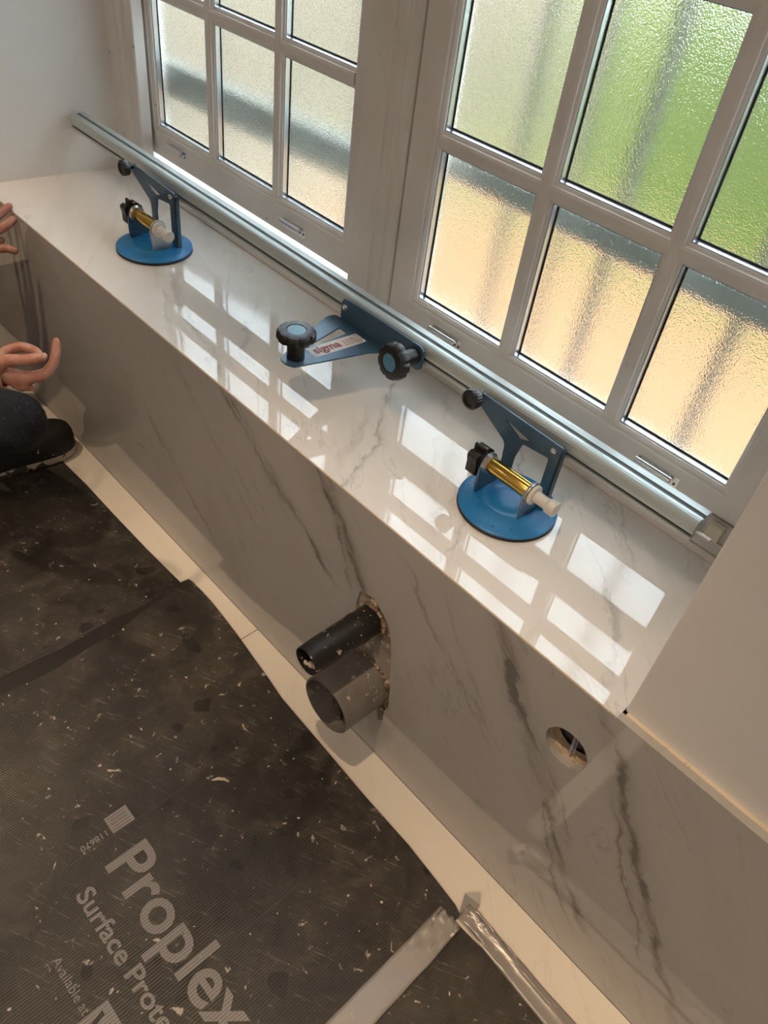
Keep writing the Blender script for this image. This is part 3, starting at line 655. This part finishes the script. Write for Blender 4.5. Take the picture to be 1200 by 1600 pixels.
lifter(-.357, .191, .084, 'blue suction cup with brass pump under the near end of the rail', shape)
lifter(-1.437, .184, .086, 'blue suction cup with brass pump near the far white wall', shape)

# ================================================================ CENTRE CLAMP UNIT
cu = empty('rail_clamp', (-.74, .225, .713)); tag(cu, 'blue triangular clamp bracket with two black star knobs and a sticker on the rail', 'clamp')
C0 = Vector((-.74, .225, .713))
def rel(x, y, z=0): return (x - C0.x, y - C0.y)
outer = [rel(-.790, .058), rel(-.783, .044), rel(-.765, .040), rel(-.748, .048), rel(-.712, .190), rel(-.690, .224), rel(-.846, .224), rel(-.850, .205)]
hl = [rel(-.806, .200), rel(-.789, .116), rel(-.781, .120), rel(-.783, .198)]
bm = bmesh.new(); plate(bm, rounded(outer, .008), [rounded(hl, .004)], lambda u, v, w: Vector((u, v, -.0015 + w)), .003); tri = link('bracket_arm', bm, 'blue_steel', cu, bevel=.0004)
bm = bmesh.new(); plate(bm, rounded([(-.094, -.002), (.112, -.002), (.122, .004), (.122, .040), (.112, .046), (-.086, .044), (-.094, .034)], .008), [], lambda u, v, w: Vector((u, w, v)), .0032); link('bracket_upright', bm, 'blue_steel', cu, bevel=.0005)
bm = bmesh.new(); screw_head(bm, (-.082, 0, .027), (0, -1, 0), .0068); link('screw', bm, 'chrome', cu, smooth=True)
bm = bmesh.new(); screw_head(bm, (-.008, -.018, .0015), (0, 0, 1), .0062); link('screw', bm, 'chrome', cu, smooth=True)
def star(t, base, axis, stem_r, stem_h, R, h, n=9):
    bm = bmesh.new(); f = lambda a, hh: 1 - .075 * max(0, cos(n * a)) ** 3 if hh > stem_h + .001 else 1
    lathe(bm, [(stem_r, 0), (stem_r, stem_h), (R * .80, stem_h + .0012), (R * .97, stem_h + .004), (R, stem_h + h * .4), (R * .98, stem_h + h * .75), (R * .90, stem_h + h * .94), (R * .74, stem_h + h), (R * .52, stem_h + h), (R * .50, stem_h + h * .9), (.001, stem_h + h * .9)], base, axis, 90, rfun=f)
    k = link('star_knob', bm, 'black_plastic', t, smooth=True)
    bm = bmesh.new(); lathe(bm, [(R * .49, stem_h + h * .91), (R * .47, stem_h + h * .97), (.001, stem_h + h * .99)], base, axis, 36); link('knob_cap', bm, 'cap_blue', k, smooth=True)
star(cu, rel(-.770, .068) + (.002,), (0, 0, 1), .0155, .034, .0345, .020)
star(cu, (.103, 0.0, .024), (-.06, -1, .05), .0150, .036, .0335, .024)
bm = bmesh.new(); lathe(bm, [(.0135, -.012), (.0135, -.002)], rel(-.772, .066) + (0,), (0, 0, 1), 6); link('hex_nut', bm, 'black_plastic', cu)
# sticker
def lab(px, py):
    # pixel measured corners brought to the arm plane
    d = (ax * ((px - 600) / FOC) + ay * ((py - 800) / FOC) + az); k = (C0.z + .0017 - CC.z) / d.z; return CC + d * k - C0
q = [lab(477, 545.5), lab(493, 559), lab(574, 533.5), lab(556, 521)]
bm = bmesh.new(); vs = [bm.verts.new(p) for p in q]; bm.faces.new(vs); e = bmesh.ops.extrude_face_region(bm, geom=bm.faces[:])
bmesh.ops.translate(bm, verts=[v for v in e['geom'] if isinstance(v, bmesh.types.BMVert)], vec=(0, 0, .0002)); st = link('sticker', bm, 'label', tri)
bx = (q[2] - q[1]).normalized(); up = Vector((-bx.y, bx.x, 0)); wlen = (q[2] - q[1]).length
hh = (q[0] - q[1]).dot(up)
text('sticker_word', 'sigma', 'ink_red', tri, q[1] + bx * wlen * .07 + up * hh * .30, bx, up, hh * .60, wlen * .50, .035, .0004)
bm = bmesh.new()
for i in range(3):
    o_ = q[1] + bx * (wlen * .62) + up * (hh * (.22 + .2 * i)) + Vector((0, 0, .0004)); w_ = wlen * (.30 - .03 * i)
    for a0, a1 in ((0, .3), (.36, .6), (.66, 1)):
        p0 = o_ + bx * w_ * a0; p1 = o_ + bx * w_ * a1; bm.faces.new([bm.verts.new(v) for v in (p0, p1, p1 + up * hh * .10, p0 + up * hh * .10)])
link('sticker_print', bm, 'ink_pink', tri)

# ================================================================ PERSON
def skinned(name, joints, edges, mat, parent=None, root=0, sub=2, smooth=True):
    me = bpy.data.meshes.new(name); me.from_pydata([tuple(j[0]) for j in joints], edges, []); me.materials.append(M[mat])
    o = bpy.data.objects.new(name, me); COL.objects.link(o)
    m = o.modifiers.new('skin', 'SKIN'); m.use_smooth_shade = True; m.branch_smoothing = 0.6
    if not me.skin_vertices: me.attributes.new('skin', 'FLOAT', 'POINT')
    for i, j in enumerate(joints):
        r = j[1]; r = (r, r) if isinstance(r, (int, float)) else r
        me.skin_vertices[0].data[i].radius = r; me.skin_vertices[0].data[i].use_root = (i == root)
    s = o.modifiers.new('sub', 'SUBSURF'); s.levels = sub; s.render_levels = sub
    if parent: o.parent = parent
    return o
person = empty('person', (0, 0, 0))
tag(person, 'crouching person in dark jeans and splattered black shoes, hands at the marble panel', 'person')
V3 = Vector
J = []; ED = []
def add(p, r, to=None):
    J.append((V3(p), r)); i = len(J) - 1
    if to is not None: ED.append((to, i))
    return i
pel = add((-1.80, -.56, .30), .13); sp = add((-1.80, -.56, .46), .125, pel); ch = add((-1.79, -.53, .64), .14, sp); nk = add((-1.78, -.50, .79), .055, ch); hd = add((-1.77, -.47, .88), .075, nk); ht = add((-1.77, -.47, .97), .070, hd)
rs = add((-1.64, -.51, .70), .058, ch); re = add((-1.56, -.43, .50), .040, rs)
ls = add((-1.95, -.51, .70), .058, ch); le = add((-2.06, -.30, .58), .040, ls)
D = 1.50
rw = add(at(-75, 590, D + .02), (.026, .030), re); rp = add(at(-22, 585, D), (.026, .030), rw); rk = add(at(22, 588, D), (.020, .024), rp)
def chain(start, pts, rr):
    k = start
    for p, r in zip(pts, rr): k = add(p, r, k)
    return k
# lower hand: thumb lies along the bent fingers, index points up
chain(rp, [at(8, 563, D - .030), at(38, 563, D - .035), at(58, 560, D - .035), at(74, 557, D - .034)], [.0135, .0115, .0115, .0085])
chain(rk, [at(50, 592, D + .00), at(72, 584, D + .0), at(84, 568, D - .002), at(88, 548, D - .002), at(88, 534, D - .002), at(87, 527, D - .002)], [.0150, .0120, .0105, .0095, .0085, .0050])
chain(rp, [at(10, 548, D + .015), at(34, 541, D + .02), at(56, 548, D + .015), at(66, 560, D + .0)], [.0115, .0105, .0098, .0075])
chain(rk, [at(42, 603, D + .014), at(52, 606, D + .020), at(50, 594, D + .028)], [.0125, .0105, .009])
chain(rk, [at(34, 606, D + .030), at(40, 604, D + .040), at(36, 592, D + .046)], [.0105, .009, .008])
# upper hand on the edge of the panel
E_ = 1.90
lw = add(at(-120, 395, E_ - .02), (.026, .030), le); lp = add(at(-55, 372, E_ - .03), (.024, .032), lw)
chain(lp, [at(-22, 349, E_ - .045), at(-5, 338, E_ - .045), at(10, 326, E_ - .040), at(19, 318, E_ - .035)], [.013, .0115, .0105, .0085])
chain(lp, [at(-20, 366, E_ - .050), at(0, 358, E_ - .052), at(14, 349, E_ - .046), at(24, 340, E_ - .038)], [.013, .0125, .0115, .0095])
chain(lp, [at(-26, 380, E_ - .040), at(-8, 378, E_ - .030), at(8, 374, E_ - .022)], [.011, .0095, .0075])
chain(lp, [at(-40, 396, E_ - .050), at(-12, 389, E_ - .060), at(12, 388, E_ - .052), at(29, 394, E_ - .046)], [.013, .0115, .0105, .0085])
chain(lp, [at(-45, 340, E_ - .035), at(-25, 322, E_ - .035), at(-12, 312, E_ - .030)], [.0105, .0095, .008])
skinned('body', J, ED, 'skin', person, 0, 2)
# nails
def nail(p, n, r):
    bm = bmesh.new(); bmesh.ops.create_uvsphere(bm, u_segments=12, v_segments=6, radius=r)
    rot = V3((0, 0, 1)).rotation_difference(V3(n)).to_matrix()
    for v in bm.verts: c = v.co.copy(); c.z *= .3; v.co = rot @ c + V3(p)
    link('fingernail', bm, 'nail', person, smooth=True)
nail(at(69, 556, D - .0420), -az, .0060)
# head details (turned toward the panel)
hc = V3((-1.77, -.465, .915))
bm = bmesh.new(); bmesh.ops.create_uvsphere(bm, u_segments=24, v_segments=16, radius=1)
for v in bm.verts: v.co = V3((v.co.x * .080, v.co.y * .100 - .012, v.co.z * .108 + .018)) + hc
bmesh.ops.delete(bm, geom=[v for v in bm.verts if v.co.y > hc.y + .045 and v.co.z < hc.z + .07 or v.co.z < hc.z - .055], context='VERTS'); link('hair', bm, 'hair', person, smooth=True)
for s_ in (-1, 1):
    bm = bmesh.new(); bmesh.ops.create_uvsphere(bm, u_segments=12, v_segments=8, radius=.012); bmesh.ops.translate(bm, verts=bm.verts[:], vec=hc + V3((s_ * .030, .062, .012))); link('eye', bm, 'eye', person, smooth=True)
    bm = bmesh.new(); bmesh.ops.create_uvsphere(bm, u_segments=12, v_segments=8, radius=.022)
    for v in bm.verts: v.co = V3((v.co.x * .35, v.co.y * .7, v.co.z * 1.2)) + hc + V3((s_ * .078, -.005, 0))
    link('ear', bm, 'skin', person, smooth=True)
bm = bmesh.new(); tube(bm, [hc + V3((0, .066, .014)), hc + V3((0, .084, -.012)), hc + V3((0, .072, -.020))], [.008, .013, .009], 10); link('nose', bm, 'skin', person, smooth=True)
bm = bmesh.new(); tube(bm, [hc + V3((-.022, .062, -.042)), hc + V3((0, .070, -.041)), hc + V3((.022, .062, -.042))], [.003, .006, .003], 8); link('mouth', bm, 'lip', person, smooth=True)
skinned('jumper', [(V3((-1.80, -.56, .34)), .145), (V3((-1.80, -.56, .46)), .142), (V3((-1.79, -.53, .64)), .158), (V3((-1.78, -.51, .75)), .075),
                   (V3((-1.63, -.51, .70)), .074), (V3((-1.558, -.43, .50)), .054), (V3((-1.96, -.51, .70)), .074), (V3((-2.062, -.30, .58)), .054), (J[re][0].lerp(J[rw][0], .55), .045), (J[le][0].lerp(J[lw][0], .55), .045)],
        [(0, 1), (1, 2), (2, 3), (2, 4), (4, 5), (2, 6), (6, 7), (5, 8), (7, 9)], 'jumper', person)
knee = at(38, 655, 1.72)
skinned('jeans', [(V3((-1.80, -.58, .26)), .135), (V3((-1.70, -.52, .28)), .105), (knee.lerp(V3((-1.70, -.52, .28)), .35), .082), (knee, .064), (knee + V3((-.045, .012, -.055)), .066), (V3((-1.56, -.215, .17)), .058), (V3((-1.625, -.225, .095)), .050),
                  (V3((-1.93, -.50, .27)), .105), (V3((-2.02, -.14, .42)), .070), (V3((-2.0, -.18, .24)), .058), (V3((-1.98, -.22, .09)), .050)],
        [(0, 1), (1, 2), (2, 3), (3, 4), (4, 5), (5, 6), (0, 7), (7, 8), (8, 9), (9, 10)], 'denim', person)
def shoe(dx, dy, rz):
    f = lambda x, y, z: Matrix.Rotation(rz, 3, 'Z') @ V3((x, y, z)) + V3((dx, dy, 0))
    out = [(-.030, -.135), (-.036, -.09), (-.034, -.03), (-.046, .05), (-.050, .09), (-.040, .125), (-.015, .145), (.015, .146), (.040, .128), (.052, .095), (.050, .05), (.040, -.03), (.040, -.09), (.032, -.135), (0, -.148)]
    out = rounded([(a * 1.12, b * 1.05) for a, b in out], .02, 3)
    def ring(z, k, toe=1.0): return [f(x * k, y * k if y < 0 else y * k * toe, z) for x, y in out]
    bm = bmesh.new(); rings = [[bm.verts.new(p) for p in ring(z, k)] for z, k in ((.0065, .96), (.010, 1.0), (.024, 1.01), (.028, .99))]
    for a, b in zip(rings, rings[1:]):
        for i in range(len(a)): bm.faces.new((a[i], a[(i + 1) % len(a)], b[(i + 1) % len(a)], b[i]))
    bm.faces.new(rings[0]); bm.faces.new(rings[-1]); link('shoe_sole', bm, 'sole', person, smooth=True)
    def upz(y, h): return h * (1.0 if y < -.02 else max(.80, 1 - (y + .02) * 1.2))
    bm = bmesh.new(); lv = [(.026, .985), (.055, .98), (.078, .92), (.096, .78), (.106, .52), (.109, .2)]; rings = []
    for z, k in lv: rings.append([bm.verts.new(f(x * k, y * (k * .25 + .75), .026 + upz(y, z - .026) + (.03 if y < -.04 and z > .05 else 0))) for x, y in out])
    for a, b in zip(rings, rings[1:]):
        for i in range(len(a)): bm.faces.new((a[i], a[(i + 1) % len(a)], b[(i + 1) % len(a)], b[i]))
    bm.faces.new(rings[-1]); bm.faces.new(rings[0]); link('shoe_upper', bm, 'shoe', person, smooth=True)
shoe(-1.622, -.172, radians(-2)); shoe(-1.99, -.22, radians(6))

# ================================================================ OUTSIDE
struct(boxo('ground_terrace', 'paving', (-6, 5, .50, 2.62, -.10, 0.0)))
struct(boxo('ground_lawn', 'lawn', (-6, 6, 2.62, 9, -.12, -.02)))
struct(boxo('wall_garden_side', 'render', (-3.75, -3.55, .5, 7, -.1, 1.75)))
struct(boxo('wall_garden_back', 'render', (-3.75, -2.45, 3.2, 3.4, -.1, 1.5)))
def hedge():
    bm = bmesh.new(); random.seed(5)
    for i in range(7000):
        x = random.uniform(-2.35, 3.2); y = random.gauss(3.25 + .25 * sin(x * 2.3), .22); zmax = 1.25 + .2 * sin(x * 3.1) + .12 * sin(x * 7)
        z = random.random() ** .8 * zmax + .02; s = random.uniform(.03, .065)
        a = V3((random.gauss(0, 1), random.gauss(0, 1), random.gauss(0, 1))).normalized(); b = a.orthogonal().normalized(); c = a.cross(b); p = V3((x, y, z))
        bm.faces.new([bm.verts.new(q) for q in (p - b * s, p + c * s * .45 + a * s * .15, p + b * s, p - c * s * .45 + a * s * .15)])
    box(bm, -2.25, 3.0, 3.12, 3.45, 0, .95)
    o = link('hedge_foliage', bm, 'leaf'); o['kind'] = 'stuff'; o['label'] = 'bright green hedge beyond the obscure glass of the right window'
hedge()
def grille(name, x0, x1, y, zr0, zr1, bars, label, rz=0.0, ry=0.0):
    g = tag(empty(name, ((x0 + x1) / 2, y, .62), rz), label, 'security grille'); c = (x0 + x1) / 2
    boxo('cross_rail', 'rail_grey', (x0 - c, x1 - c, ry - .010, ry + .010, zr0 - .62, zr1 - .62), g, bevel=.002)
    boxo('cross_rail', 'rail_grey', (x0 - c, x1 - c, ry - .010, ry + .010, 1.75 - .62, 1.79 - .62), g, bevel=.002)
    for b, r in bars:
        bm = bmesh.new(); tube(bm, [(b - c, 0, -.02), (b - c, 0, 1.3)], r * 1.0, 12); link('bar', bm, 'iron', g, smooth=True)
grille('window_grille', -.95, .05, .520, .940, .985, [(-.72, .008), (-.60, .006), (-.497, .010), (-.37, .006), (-.245, .010), (-.12, .008)], 'grey iron bars outside the right window', 0.0, -.055)
grille('window_grille', -2.05, -1.02, .535, .800, .880, [(-1.9, .008), (-1.66, .008), (-1.42, .008), (-1.18, .008)], 'grey iron bars with a broad cross rail outside the left window', radians(4), -.03)
